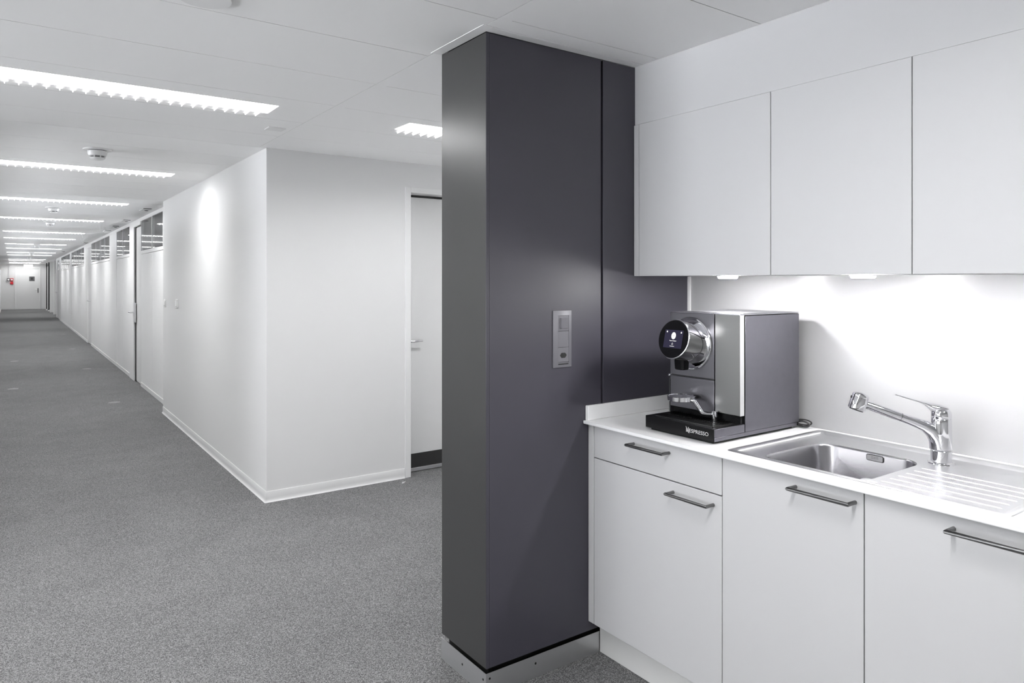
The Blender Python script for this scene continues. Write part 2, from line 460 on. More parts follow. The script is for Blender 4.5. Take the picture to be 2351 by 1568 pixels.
pb.box(XP, XP+TK, 32.1, 34.0, 2.32, GZ1)
struct(pb, 'wall_partition', 'panel', 0.0015)
struct(B().box(1.538, 2.4, 37.6, 37.9, 0, CZ).box(1.492, 2.4, 40.0, 40.3, 0, CZ).box(2.0, 2.1, 34.55, YE, 0, CZ), 'wall_pier', 'wall')
struct(B().box(1.535, 1.56, 34.56, 34.60, 0, CZ), 'trim_4', 'black')  # black strip standing for the dark gap past the partition
struct(B().box(1.485, 2.0, 39.985, 40.0, 0, 0.08).box(1.53, 2.0, 37.585, 37.6, 0, 0.08), 'baseboard_pier', 'base')
sb = B()
for y0, y1 in ((8.86, 11.30), (12.40, 19.0), (19.92, 32.1), (34.0, 34.55)): sb.box(XP-0.004, XP+0.02, y0, y1, 0, 0.055)
struct(sb, 'baseboard_partition', 'frame')
for i, (y0, y1, cuts) in enumerate(runs):
    w = sempty('window_%d' % (i+1), (XP+0.03, (y0+y1)/2, GZ0))
    fb = B(); ys = [y0] + cuts + [y1]
    for yc in cuts: fb.box(XP-0.001, XP+0.022, yc-0.014, yc+0.014, GZ0, GZ1)
    fb.box(XP, XP+TK, y0, y0+0.02, GZ0, GZ1).box(XP, XP+TK, y1-0.02, y1, GZ0, GZ1)
    finish(fb, 'window_frame', 'frame', w, 0.001)
    for p, q in zip(ys, ys[1:]):
        finish(B().box(XP+0.004, XP+0.010, p+0.014, q-0.014, GZ0, GZ1), 'pane', 'glass', w)

def lever(root, x, y, z, dy, plate=0.15, name='handle'):
    """lever on a plane facing -x, pointing along dy"""
    b = B(); b.box(x-0.009, x, y-0.02, y+0.02, z-plate, z+plate)
    finish(b, 'lock_plate', 'alu', root, 0.004)
    b = B(); b.tube([(x, y, z), (x-0.055, y, z), (x-0.055, y+dy*0.13, z)], 0.0095, 12)
    finish(b, name, 'chrome', root)

# first door along the partition: narrow leaf, set back, with a black gap on its lock side
d = sempty('door_1', (XP+0.03, 11.6, 0))
finish(B().box(XP+0.012, XP+0.062, 11.315, 11.845, 0.012, 2.285), 'door_leaf', 'door', d, 0.002)
finish(B().box(XP+0.004, XP+0.06, 11.846, 11.919, 0.0, 2.297).box(XP+0.02, XP+0.06, 11.302, 11.846, 2.286, 2.299), 'door_gap', 'black', d)
finish(B().box(XP-0.022, XP+0.0035, 11.79, 11.92, 0.88, 1.17), 'lock_plate', 'alu', d, 0.004)
b = B(); b.tube([(XP-0.02, 11.86, 1.03), (XP-0.065, 11.86, 1.03), (XP-0.07, 12.01, 1.03)], 0.011, 12); finish(b, 'handle', 'chrome', d)
d = sempty('door_2', (XP+0.03, 19.45, 0))
finish(B().box(XP+0.01, XP+0.05, 19.02, 19.90, 0.012, 2.26), 'door_leaf', 'door', d, 0.002)
finish(B().box(XP+0.012, XP+0.05, 19.02, 19.90, 0.0, 0.012), 'threshold', 'kick', d)
b = B(); b.tube([(XP+0.01, 19.10, 1.035), (XP-0.06, 19.10, 1.035), (XP-0.06, 19.9, 1.035)][:2] + [(XP-0.06, 19.26, 1.035)], 0.012, 12); finish(b, 'handle', 'chrome', d)
d = sempty('door_3', (XP+0.03, 33.0, 0))
finish(B().box(XP+0.01, XP+0.05, 32.12, 33.98, 0.012, GZ0-0.02), 'door_leaf', 'door', d, 0.002)
finish(B().box(XP+0.018, XP+0.024, 32.6, 33.9, GZ0+0.01, 2.30), 'pane', 'glass', d)
finish(B().box(XP+0.01, XP+0.05, 32.12, 32.6, GZ0-0.02, 2.31).box(XP+0.01, XP+0.05, 32.6, 33.98, GZ0-0.02, GZ0+0.01).box(XP+0.01, XP+0.05, 33.9, 33.98, GZ0, 2.31), 'door_frame', 'frame', d)
b = B(); b.tube([(XP+0.01, 33.8, 1.04), (XP-0.06, 33.8, 1.04), (XP-0.06, 33.5, 1.04)], 0.014, 12); finish(b, 'handle', 'chrome', d)

# near door, set back in its reveal
d = sempty('door_4', ((DX0+DX1)/2, YD, 0))
fb = B()
fb.box(DX0-0.046, DX0, YD-0.012, YD+0.15, 0, DH+0.03).box(DX1, DX1+0.046, YD-0.012, YD+0.15, 0, DH+0.03).box(DX0, DX1, YD-0.012, YD+0.15, DH-0.012, DH+0.03)
finish(fb, 'door_frame', 'frame', d, 0.002)
YL = 4.985
finish(B().box(DX0+0.003, DX1-0.003, YL, YL+0.04, 0.142, DH-0.03), 'door_leaf', 'door', d, 0.002)
finish(B().box(DX0+0.002, DX1-0.002, YL+0.010, YL+0.04, DH-0.03, DH-0.012), 'door_gap', 'kick', d)
finish(B().box(DX0+0.003, DX1-0.003, YL-0.002, YL+0.04, 0.032, 0.142), 'kick_plate', 'kick', d)
finish(B().box(DX0+0.003, DX1-0.003, YL-0.006, YL+0.04, 0.004, 0.032), 'drop_seal', 'alu', d, 0.001)
b = B()
b.lathe((DX0+0.03, YL, 1.028), (0, -1, 0), [(0, 0.026), (0.008, 0.026), (0.009, 0.024)], 24)
b.tube([(DX0+0.03, YL, 1.028), (DX0+0.03, YL-0.05, 1.028), (DX0+0.06, YL-0.06, 1.029), (DX0+0.135, YL-0.06, 1.031)], [0.010, 0.010, 0.009, 0.007], 14)
finish(b, 'handle', 'chrome', d)

# end door
d = sempty('door_5', (0.7, YE, 0))
finish(B().box(0.225, 1.205, YE-0.03, YE-0.001, 0.005, 2.13), 'door_leaf', 'door', d, 0.003)
finish(B().box(0.155, 0.225, YE-0.04, YE, 0, 2.16).box(1.205, 1.27, YE-0.04, YE, 0, 2.16).box(0.155, 1.27, YE-0.04, YE, 2.135, 2.19), 'door_frame', 'frame', d, 0.003)
finish(B().box(0.225, 1.205, YE-0.028, YE, 2.128, 2.137), 'door_gap', 'swp', d)
finish(B().box(1.135, 1.185, YE-0.042, YE-0.03, 0.86, 1.10), 'lock_plate', 'handle', d, 0.003)
b = B(); b.tube([(1.16, YE-0.03, 1.03), (1.16, YE-0.09, 1.03), (1.02, YE-0.09, 1.03)], 0.013, 12); finish(b, 'handle', 'chrome', d)

# ------------------------------------------------------------------ ceiling lights
def make_light(length):
    """recessed louvre luminaire; near edge at y=0, left end at x=0, ceiling at z=0"""
    t = thing('ceiling_light', 'x', 'ceiling light', (0, 0, 0))
    W = LW; F = 0.058; H = 0.062
    h = B()
    h.box(0, length, 0, 0.004, 0, H).box(0, 0.004, 0.004, W, 0, H).box(length-0.004, length, 0.004, W, 0, H)
    h.box(0.004, length-0.004, W-F, W, 0, 0.003).box(0.004, length-0.004, W-F-0.003, W-F, 0.0, H).box(0, length, 0, W, H, H+0.006)
    finish(h, 'housing', 'house', t)
    q = B(); q.bm.faces.new([q.bm.verts.new(p) for p in ((0.004, 0.004, 0.042), (0.004, W-F-0.003, 0.042), (length-0.004, W-F-0.003, 0.042), (length-0.004, 0.004, 0.042))])
    finish(q, 'diffuser', 'tube', t, fix=False)
    l = B(); n = int(round(length/0.0515))
    for i in range(1, n):
        x = i*length/n
        pts = [(x-0.0015, 0.004, 0.001), (x-0.0015, 0.004, -0.002), (x-0.0015, W-0.001, -0.009), (x-0.0015, W-0.001, -0.0005), (x-0.0015, W-F-0.004, -0.0005), (x-0.0015, W-F-0.004, 0.001)]
        l.prism(pts, (0.003, 0, 0))
    finish(l, 'louvre', 'louv', t)
    return t
protos = {}
order = ['%s louvre light in the %s row of the open office' % (p, r) for r in ('near',) for p in ('far left', 'middle', 'right')]
order += ['far left louvre light in the office row level with the nearest corridor light', 'louvre light just left of the nearest corridor light',
 'nearest and largest glowing louvre light in the corridor ceiling', 'second glowing louvre light down the corridor, just past the dome smoke detector',
 'third glowing louvre light down the corridor ceiling', 'fourth glowing louvre light, between the two small smoke detectors',
 'fifth glowing louvre light down the corridor ceiling', 'sixth glowing louvre light down the corridor ceiling',
 'left half of the seventh, split louvre light row', 'right half of the seventh, split louvre light row',
 'unbroken eighth louvre light between the two split rows', 'left half of the ninth, split louvre light row', 'right half of the ninth, split louvre light row',
 'unbroken tenth louvre light just after the second split row', 'eleventh louvre light, first beyond the wide gap in the rows',
 'twelfth louvre light far down the corridor', 'thirteenth louvre light, last full row before the end door',
 'left half of the last split louvre light row above the end door', 'right half of the last split louvre light row above the end door',
 'louvre light in the side bay ceiling, partly hidden by the dark pillar']
full = {}
for (x0, x1, y0), lab in zip(fixtures, order):
    L = round(x1-x0, 3)
    if L not in protos: protos[L] = make_light(L)
    t = dup(protos[L], (0, 0, 0))
    if y0 < 2.5:      # near row made stronger than the others to brighten the kitchenette
        for ch in t.children:
            if ch.name.startswith('diffuser'):
                ch.data = full.setdefault(L, ch.data.copy()); ch.data.materials[0] = M['tubek']
    if y0 > 44:       # the short last row close to the end wall is made weaker
        for ch in t.children:
            if ch.name.startswith('diffuser'):
                ch.data = ch.data.copy(); ch.data.materials[0] = M['tubed']
    t.location = (x0, y0, CZ); t['label'] = lab; t['group'] = 'louvre lights in the ceiling'

for t in protos.values():
    for ch in list(t.children): bpy.data.objects.remove(ch)
    bpy.data.objects.remove(t)
# ------------------------------------------------------------------ smoke detectors and ceiling plates
def make_detector():
    t = thing('smoke_detector', 'x', 'smoke detector', (0, 0, 0), 'smoke detectors on the ceiling')
    finish(B().lathe((0, 0, 0), (0, 0, -1), [(-0.001, 0.088), (0.004, 0.088), (0.007, 0.084), (0.007, 0.062)], 40), 'base_plate', 'plast', t)
    finish(B().lathe((0, 0, -0.007), (0, 0, -1), [(0, 0.055), (0.003, 0.055)], 40), 'base_gap', 'rubber', t)
    finish(B().lathe((0, 0, -0.010), (0, 0, -1), [(0, 0.060), (0.014, 0.058), (0.026, 0.052)], 40), 'body', 'plast', t)
    v = B().lathe((0, 0, -0.036), (0, 0, -1), [(0, 0.044), (0.008, 0.043)], 40); finish(v, 'vent_slot', 'rubber', t)
    rb = B()
    for i in range(8):
        a = i*PI/4+0.3; ca, sa = math.cos(a), math.sin(a)
        p = [Vector((ca*r_-sa*w, sa*r_+ca*w, -0.035)) for r_, w in ((0.040, -0.003), (0.050, -0.003), (0.050, 0.003), (0.040, 0.003))]
        rb.prism(p, (0, 0, -0.010))
    rb.lathe((0, 0, -0.039), (0, 0, -1), [(0, 0.0478), (0.0012, 0.0478)], 40)
    finish(rb, 'rib', 'plast', t)
    finish(B().lathe((0, 0, -0.044), (0, 0, -1), [(0, 0.048), (0.005, 0.044), (0.011, 0.033), (0.014, 0.015), (0.0145, 0.002)], 40), 'cap', 'plast', t)
    return t
det = make_detector(); det.location = (0.482, 5.60, CZ); det.scale = (1, 1, 1.3)
det['label'] = 'white dome smoke detector nearest in view, between the first two corridor lights'
for (x, y), lab in (((0.425, 10.35), 'small white smoke detector just after the third corridor light'),
                    ((0.485, 12.9), 'small white smoke detector just after the fourth corridor light'),
                    ((0.545, 22.0), 'tiny detector in the gap of the first split light row'),
                    ((0.54, 28.1), 'tiny detector in the gap of the second split light row'),
                    ((0.56, 33.0), 'tiny grey detector above the exit sign, in the wide gap of the rows')):
    dup(det, (x, y, CZ), lab)
t = thing('ceiling_disc', 'flat round white ceiling disc cut off by the top edge of the picture', 'ceiling disc', (0.502, 2.396, CZ))
finish(B().lathe((0.502, 2.396, CZ), (0, 0, -1), [(-0.001, 0.082), (0.005, 0.082), (0.008, 0.079), (0.008, 0.074)], 48), 'rim', 'plast', t)
finish(B().lathe((0.502, 2.396, CZ), (0, 0, -1), [(0.0, 0.074), (0.0065, 0.074)], 48), 'face', 'house', t)
finish(B().lathe((0.516, 2.452, CZ-0.0065), (0, 0, -1), [(0, 0.0035), (0.001, 0.003)], 12), 'screw', 'swp', t)
def plate(loc, lab, hole=True):
    t = thing('ceiling_sensor', lab, 'sensor', loc, 'sensor plates beside the partition')
    x, y, z = loc
    finish(B().box(x-0.05, x+0.05, y-0.16, y+0.16, z-0.008, z), 'cover', 'plast', t, 0.002)
    finish(B().box(x-0.045, x+0.045, y-0.165, y-0.1605, z-0.007, z-0.001), 'slot', 'rubber', t)  # dark strip painted in for the shadow gap at the plate edge
    if hole: finish(B().lathe((x+0.015, y+0.04, z-0.008), (0, 0, -1), [(0, 0.022), (0.003, 0.022), (0.006, 0.012)], 20), 'lens', 'rubber', t)
plate((1.385, 9.98, CZ), 'white ceiling plate with dark lens, nearest to the corridor wall end')
plate((1.395, 11.98, CZ), 'white ceiling plate with dark lens above the first partition door')
plate((1.405, 13.42, CZ), 'third white ceiling plate with dark lens along the partition')
plate((1.41, 14.62, CZ), 'white ceiling plate without lens, fourth along the partition', False)
plate((1.435, 19.55, CZ), 'small ceiling plate with dark lens above the second partition door')
plate((1.31, 25.8, CZ), 'far ceiling plate with lens, farthest along the partition')
t = tag(finish(B().box(1.225, 1.325, 4.185, 4.275, CZ-0.006, CZ), 'ceiling_cover', 'plast', None, 0.002), 'small square white cover plate on the ceiling just before the corridor wall corner', 'cover plate')

# ------------------------------------------------------------------ things on the end wall and corridor walls
S = YE
t = thing('exit_sign', 'glowing white exit sign box hung above the end door', 'exit sign', (0.72, S-1.2, 2.13))
finish(B().box(0.52, 0.91, S-1.22, S-1.16, 2.13, 2.335), 'light_box', 'exit', t, 0.01)
finish(B().box(0.515, 0.915, S-1.23, S-1.15, 2.335, 2.352), 'top_cap', 'plast', t, 0.002)
finish(B().box(0.69, 0.74, S-1.205, S-1.175, 2.352, CZ), 'bracket', 'plast', t)
t = thing('door_sign', 'dark grey square sign fixed to the white end door', 'sign', (0.89, S-0.034, 1.48))
finish(B().box(0.775, 1.012, S-0.036, S-0.03, 1.48, 1.722), 'board', 'sign', t, 0.002)
finish(B().box(0.85, 0.93, S-0.0375, S-0.0362, 1.55, 1.66), 'symbol', 'kick', t)
def alarm(x0, x1, z0, z1, m, lab, face=None):
    t = thing('fire_alarm', lab, 'fire alarm', ((x0+x1)/2, S, z0), 'alarm boxes on the end wall')
    finish(B().box(x0, x1, S-0.06, S, z0, z1), 'case', m, t, 0.006)
    w = (x1-x0)*0.2; h = (z1-z0)*0.22
    finish(B().box(x0+w, x1-w, S-0.066, S-0.059, z0+h, z1-h), 'front_plate', face or 'plast', t, 0.004)
    return t
alarm(-0.185, -0.055, 1.48, 1.63, 'sign', 'grey call box with white face, left of the red box on the end wall')
alarm(-0.045, 0.09, 1.49, 1.63, 'red', 'upper red alarm box with white face on the end wall')
alarm(-0.04, 0.085, 1.31, 1.45, 'red', 'lower red alarm box, all red, below the other two', 'red')
b = B(); b.box(-0.125, -0.108, S-0.015, S, 1.63, CZ); tag(finish(b, 'cable_duct', 'alu'), 'thin grey cable duct running from ceiling to the grey call box', 'cable duct')
def riser(x, y, r, lab):
    t = thing('riser_pipe', lab, 'pipe', (x, y, 0), 'black pipes at the corridor end')
    finish(B().lathe((x, y, 0.06), (0, 0, 1), [(0, r), (2.2, r)], 24), 'pipe', 'pipe', t)
    finish(B().lathe((x, y, 2.21), (0, 0, 1), [(0, r*1.3), (0.012, r*1.55), (0.11, r*1.55), (0.12, r*1.3), (CZ-2.21, r*1.3)], 24), 'collar', 'pipe', t)
    finish(B().lathe((x, y, 0), (0, 0, 1), [(0, r*1.5), (0.05, r*1.4), (0.07, r*1.05)], 24), 'foot', 'plast', t)
riser(1.470, 43.0, 0.022, 'thinner of two black vertical pipes at the corridor end')
riser(1.512, 41.5, 0.031, 'thicker of two black vertical pipes, half behind the white wall step')

def wall_switch(y0, y1, z0, z1, lab):
    t = thing('wall_switch', lab, 'switch', (XN, (y0+y1)/2, z0), 'white switches on the corridor wall')
    finish(B().box(XN-0.011, XN, y0, y1, z0, z1), 'frame', 'plast', t, 0.004)
    finish(B().box(XN-0.016, XN-0.010, y0+0.016, y1-0.016, z0+0.016, z1-0.016), 'rocker', 'house', t, 0.003)
    finish(B().box(XN-0.013, XN-0.0105, y0+0.014, y1-0.014, z0+0.013, z0+0.0155), 'gap', 'swp', t)
wall_switch(8.675, 8.765, 1.205, 1.292, 'white wall switch closest to the partition on the corridor wall')
wall_switch(7.975, 8.08, 1.215, 1.308, 'white wall switch further from the partition on the corridor wall')

# floor plates along the corridor
def floor_plate(x, y, lab):
    t = thing('floor_plate', lab, 'floor plate', (x, y, 0), 'pale floor plates in the carpet')
    finish(B().lathe((x, y, 0), (0, 0, 1), [(0, 0.066), (0.003, 0.064), (0.004, 0.056)], 28), 'ring', 'fplate', t)
    finish(B().lathe((x, y, 0.004), (0, 0, 1), [(0, 0.050), (0.0015, 0.048)], 28), 'lid', 'fplate', t)
for x, y, lab in ((1.035, 9.95, 'nearest pale floor plate, in the carpet by the first partition panels'),
                  (0.02, 12.0, 'pale floor plate nearest to the camera at the left picture edge'),
                  (1.05, 14.0, 'pale floor plate level with the first partition door, second on the right'),
                  (0.05, 16.1, 'second pale floor plate along the left picture edge'),
                  (1.09, 18.3, 'third pale floor plate on the partition side'),
                  (1.18, 23.4, 'farthest pale floor plate on the partition side')):
    floor_plate(x, y, lab)
b = B(); b.prism([(2.355, 4.735, 0.001), (2.376, 4.742, 0.001), (2.398, 4.765, 0.001), (2.380, 4.752, 0.001), (2.360, 4.748, 0.001)], (0.002, 0.0, 0.008))
tag(finish(b, 'paper_scrap', 'plast'), 'tiny white paper scrap on the carpet before the near door', 'scrap')

# ------------------------------------------------------------------ pillar
PX0 = 1.398
t = thing('pillar', 'dark charcoal clad pillar from floor to ceiling at the end of the kitchenette', 'pillar', (1.68, 2.29, 0))
finish(B().box(PX0, PX0+0.018, YC+0.002, 2.46, 0.098, CZ-0.004), 'side_panel', 'darkl', t, 0.0008)
finish(B().box(PX0, 1.4115, YC, YC+0.0018, 0.098, CZ-0.004), 'edge_strip', 'dark', t, 0.0004)
finish(B().box(1.4122, 1.9545, YC, YC+0.018, 0.098, CZ-0.004), 'front_panel', 'dark', t, 0.0008)
finish(B().box(1.9655, XK, YC, YC+0.018, 0.098, CZ-0.004), 'kitchen_panel', 'dark', t, 0.0008)
finish(B().box(1.42, XK, YC+0.02, 2.44, 0.0, CZ), 'core', 'black', t)
finish(B().box(PX0+0.018, 3.0 if False else XK, 2.442, 2.46, 0.098, CZ-0.004), 'back_panel', 'dark', t)
sk = B().box(PX0-0.002, PX0, YC-0.002, 2.462, 0, 0.082).box(PX0, 1.944, YC-0.002, YC, 0, 0.082)
finish(sk, 'skirting', 'steel', t)
sc = B()
for x, z in ((1.412, 0.062), (1.62, 0.052)): sc.lathe((x, YC-0.002, z), (0, -1, 0), [(0, 0.0045), (0.001, 0.004)], 14)
for y, z in ((2.155, 0.055), (2.30, 0.046)): sc.lathe((PX0-0.002, y, z), (-1, 0, 0), [(0, 0.0045), (0.001, 0.004)], 14)
finish(sc, 'screw', 'screw', t)

# switch and socket plate on the pillar
t = thing('switch_socket_plate', 'tall grey wall plate with rocker switch above a socket, on the dark pillar', 'switch plate', (1.75, YC, 1.163))
x0, x1, z0, z1 = 1.7035, 1.7955, 1.1635, 1.3835
b = B()
def ring(i, y): return [(x0+i, y, z0+i), (x1-i, y, z0+i), (x1-i, y, z1-i), (x0+i, y, z1-i)]
b.rings([ring(0, YC), ring(0, YC-0.004), ring(0.016, YC-0.010), ring(0.0185, YC-0.010), ring(0.0185, YC-0.007)], cap1=True)
finish(b, 'frame', 'swp', t)
ix0, ix1 = 1.7225, 1.7765
hs = 1.3045; h2 = 1.2415
finish(B().box(ix0, ix1, YC-0.0095, YC-0.006, hs+0.0008, 1.3645), 'switch_module', 'swp', t, 0.0006)
b = B(); b.rings([[(1.733, YC-0.0095, 1.3145), (1.7705, YC-0.0095, 1.3145), (1.7705, YC-0.0095, 1.3565), (1.733, YC-0.0095, 1.3565)],
                  [(1.735, YC-0.0165, 1.3155), (1.7705, YC-0.0105, 1.3155), (1.7705, YC-0.0105, 1.3555), (1.735, YC-0.0165, 1.3555)]])
finish(b, 'rocker', 'swp', t)
finish(B().box(ix0, ix1, YC-0.0095, YC-0.006, h2+0.0008, hs-0.0008), 'blank_module', 'swp', t, 0.0006)
finish(B().box(ix0, ix1, YC-0.0095, YC-0.006, 1.185, h2-0.0008), 'socket_module', 'swp', t, 0.0006)
hexa = [(1.7325, 1.211), (1.7405, 1.2205), (1.7575, 1.2205), (1.7660, 1.211), (1.7575, 1.2005), (1.7405, 1.2005)]
finish(B().prism([(x, YC-0.0102, z) for x, z in hexa], (0, 0.003, 0)), 'socket_hole', 'rubber', t)
b = B()
for px in (1.742, 1.7495, 1.757): b.lathe((px, YC-0.0101, 1.211 if px != 1.7495 else 1.207), (0, -1, 0), [(0, 0.0022), (0.0006, 0.002)], 10)
finish(b, 'contact_hole', 'screw', t)
finish(B().box(1.725, 1.775, YC-0.0098, YC-0.007, 1.1755, 1.1795), 'label_slot', 'rubber', t)

# ------------------------------------------------------------------ kitchen base units
WT = 0.9445; WB = 0.932
XF = 1.886
def handle(parent, y0, y1, z):
    b = B(); X = 1.8475
    b.tube([(XF+0.001, y0, z), (X, y0, z), (X, y1, z), (XF+0.001, y1, z)], 0.0056, 14)
    return finish(b, 'handle', 'handle', parent, ang=50)
def carcass(parent, y0, y1):
    b = B(); x0, x1, z0, z1 = XF+0.020, 2.47, 0.138, 0.926
    b.box(x0, x1, y0+0.001, y0+0.017, z0, z1).box(x0, x1, y1-0.017, y1-0.001, z0, z1).box(x0, x1, y0+0.017, y1-0.017, z0, z0+0.016).box(x1-0.008, x1, y0+0.017, y1-0.017, z0+0.016, z1)
    return finish(b, 'carcass', 'lam', parent)
GRP = 'white base units of the kitchenette'
u = thing('base_cabinet', 'white base unit with drawer above door, under the coffee machine', 'kitchen cabinet', (2.2, 1.80, 0.138), GRP)
carcass(u, 1.484, 2.104)
finish(B().box(XF, XF+0.018, 2.1055, YC-0.001, 0.138, 0.928), 'filler_panel', 'lam', u, 0.0012)
dr = finish(B().box(XF, XF+0.018, 1.4855, 2.1025, 0.8015, 0.928), 'drawer', 'lam', u, 0.0012); handle(dr, 1.711, 1.884, 0.8955)
do = finish(B().box(XF, XF+0.018, 1.4855, 2.1025, 0.138, 0.7975), 'door', 'lam', u, 0.0012); handle(do, 1.519, 1.692, 0.7625)
u = thing('base_cabinet', 'white one-door base unit directly below the sink bowl', 'kitchen cabinet', (2.2, 1.25, 0.138), GRP)
carcass(u, 1.015, 1.484)
do = finish(B().box(XF, XF+0.018, 1.0165, 1.4825, 0.138, 0.928), 'door', 'lam', u, 0.0012); handle(do, 1.040, 1.220, 0.8935)
u = thing('base_cabinet', 'white base unit below the draining board, cut by the right picture edge', 'kitchen cabinet', (2.2, 0.79, 0.138), GRP)
carcass(u, 0.565, 1.015)
do = finish(B().box(XF, XF+0.018, 0.5665, 1.0135, 0.138, 0.928), 'door', 'lam', u, 0.0012); handle(do, 0.612, 0.792, 0.8925)
tag(finish(B().box(1.9445, 1.96, 0.565, YC-0.004, 0, 0.136), 'plinth', 'plinth', None, 0.001), 'pale grey plinth board under the white base units', 'plinth')

# worktop with a cut-out for the sink, and its raised edge on the pillar
SX0, SX1, SY0, SY1 = 1.940, 2.440, 0.705, 1.465
b = B()
def ringz(z, i=0.0): return None
outer = [(1.857, 0.45), (XK-0.002, 0.45), (XK-0.002, YC-0.002), (1.857, YC-0.002)]
inner = [(SX0, SY0), (SX1, SY0), (SX1, SY1), (SX0, SY1)]
vt = [[b.bm.verts.new((x, y, z)) for x, y in pts] for pts in (outer, inner) for z in (WB, WT)]
ob_, ot_, ib_, it_ = vt
for j in range(4):
    q = (j+1) % 4
    b.bm.faces.new((ot_[j], ot_[q], it_[q], it_[j])); b.bm.faces.new((ob_[q], ob_[j], ib_[j], ib_[q]))
    b.bm.faces.new((ob_[j], ob_[q], ot_[q], ot_[j])); b.bm.faces.new((ib_[q], ib_[j], it_[j], it_[q]))
wt = thing('worktop', 'long white kitchen worktop carrying the coffee machine and the sink', 'worktop', (2.17, 1.3, WB))
finish(b, 'slab', 'counter', wt, 0.003, 3)
tag(finish(B().box(1.869, XK-0.002, 2.118, YC-0.001, WT+0.0002, 1.003), 'upstand', 'counter', None, 0.003, 3), 'low white upstand strip on the worktop against the dark pillar', 'upstand')
struct(B().box(2.474, XK-0.0005, 2.124, YC-0.001, 1.004, 1.5185), 'trim_3', 'plast')

# ------------------------------------------------------------------ wall cabinets
ZB, ZT = 1.5195, 2.1525
XU = 2.140
def wall_cab(y0, y1, lab, filler=None):
    u = thing('wall_cabinet', lab, 'kitchen cabinet', (2.3, (y0+y1)/2, ZB), 'white wall cabinets of the kitchenette')
    b = B(); x0 = XU+0.020; x1 = XK-0.002
    b.box(x0, x1, y0+0.001, y1-0.001, ZB, ZB+0.016).box(x0, x1, y0+0.001, y1-0.001, ZT-0.016, ZT)
    b.box(x0, x1, y0+0.001, y0+0.017, ZB+0.016, ZT-0.016).box(x0, x1, y1-0.017, y1-0.001, ZB+0.016, ZT-0.016).box(x1-0.008, x1, y0+0.017, y1-0.017, ZB+0.016, ZT-0.016)
    finish(b, 'carcass', 'lam', u)
    finish(B().box(XU, XU+0.018, y0+0.0013, y1-0.0013, ZB, ZT), 'door', 'lam', u, 0.001)
    if filler: finish(B().box(XU, XU+0.03, filler[0], filler[1], ZB, ZT), 'filler_panel', 'lam', u, 0.002)
wall_cab(1.480, 2.108, 'white wall cabinet next to the dark pillar, with narrow filler strip', (2.1095, YC-0.001))
wall_cab(1.010, 1.480, 'narrow white wall cabinet in the middle, above the tap')
wall_cab(0.40, 1.010, 'white wall cabinet cut off by the right picture edge')
# puck lights
def puck(y, lab):
    t = thing('under_cabinet_light', lab, 'cabinet light', (2.20, y, 1.5115), 'round lights under the wall cabinets')
    finish(B().lathe((2.20, y, ZB), (0, 0, -1), [(0, 0.040), (0.004, 0.040)], 36), 'rim', 'alu', t)
    finish(B().lathe((2.20, y, ZB-0.0035), (0, 0, -1), [(0, 0.036), (0.005, 0.036), (0.008, 0.032)], 20), 'lens', 'puck', t)
puck(1.705, 'small glowing round light under the wall cabinet beside the pillar')
puck(1.187, 'small glowing round light under the middle wall cabinet')
puck(0.665, 'round light under the right-hand wall cabinet')

# ------------------------------------------------------------------ sink
t = thing('sink', 'stainless steel inset sink with draining board on the right', 'sink', (2.18, 1.08, WT))
FX0, FX1, FY0, FY1 = 1.913, 2.453, 0.680, 1.490
ZD = WT-0.0080
b = B()
def rr(i, z, r): return rrect(FX0+i, FX1-i, FY0+i, FY1-i, r, z)
rs = [rr(0, WT+0.0002, 0.012), rr(0.0015, WT+0.0022, 0.012), rr(0.019, WT+0.0022, 0.014), rr(0.0275, ZD+0.001, 0.018), rr(0.031, ZD, 0.020)]
V = b.rings(rs, cap0=False, cap1=False)
BX0, BX1, BY0, BY1 = 1.9495, 2.312, 1.052, 1.397
br0 = [b.bm.verts.new(p) for p in rrect(BX0, BX1, BY0, BY1, 0.065, ZD)]
edges = []
for loop in (V[-1], br0):
    for j in range(len(loop)):
        q = loop[(j+1) % len(loop)]
        e_ = b.bm.edges.get((loop[j], q)) or b.bm.edges.new((loop[j], q)); edges.append(e_)
bmesh.ops.triangle_fill(b.bm, edges=edges, use_beauty=True, use_dissolve=False)
# ribs of the drainer
for i in range(6):
    x = 2.000 + 0.047*i
    y0, y1 = 0.735, 1.022
    sec = [(-0.0045, 0.0), (-0.003, 0.0014), (-0.001, 0.0024), (0.001, 0.0024), (0.003, 0.0014), (0.0045, 0.0)]
    R0 = [Vector((x+a_, y0, ZD-0.0004+c_)) for a_, c_ in sec]; R1 = [Vector((x+a_, y1, ZD-0.0004+c_)) for a_, c_ in sec]
    E0 = [Vector((x+a_*0.2, y0-0.006, ZD-0.0004+c_*0.02)) for a_, c_ in sec]; E1 = [Vector((x+a_*0.2, y1+0.006, ZD-0.0004+c_*0.02)) for a_, c_ in sec]
    b.rings([E0, R0, R1, E1])
finish(b, 'drainer', 'sink', t, ang=60)
b = B()
def bw(i, z, r): return rrect(BX0+i, BX1-i, BY0+i, BY1-i, r, z)
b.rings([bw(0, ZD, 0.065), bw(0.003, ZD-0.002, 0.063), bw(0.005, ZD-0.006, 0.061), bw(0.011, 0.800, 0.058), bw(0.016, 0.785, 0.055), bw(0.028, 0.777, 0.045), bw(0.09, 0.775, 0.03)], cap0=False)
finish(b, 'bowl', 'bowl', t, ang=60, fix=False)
b = B(); b.lathe((2.13, 1.225, 0.7755), (0, 0, 1), [(0, 0.045), (0.002, 0.045), (0.0025, 0.036), (0.0005, 0.030)], 32); finish(b, 'strainer', 'chrome', t)
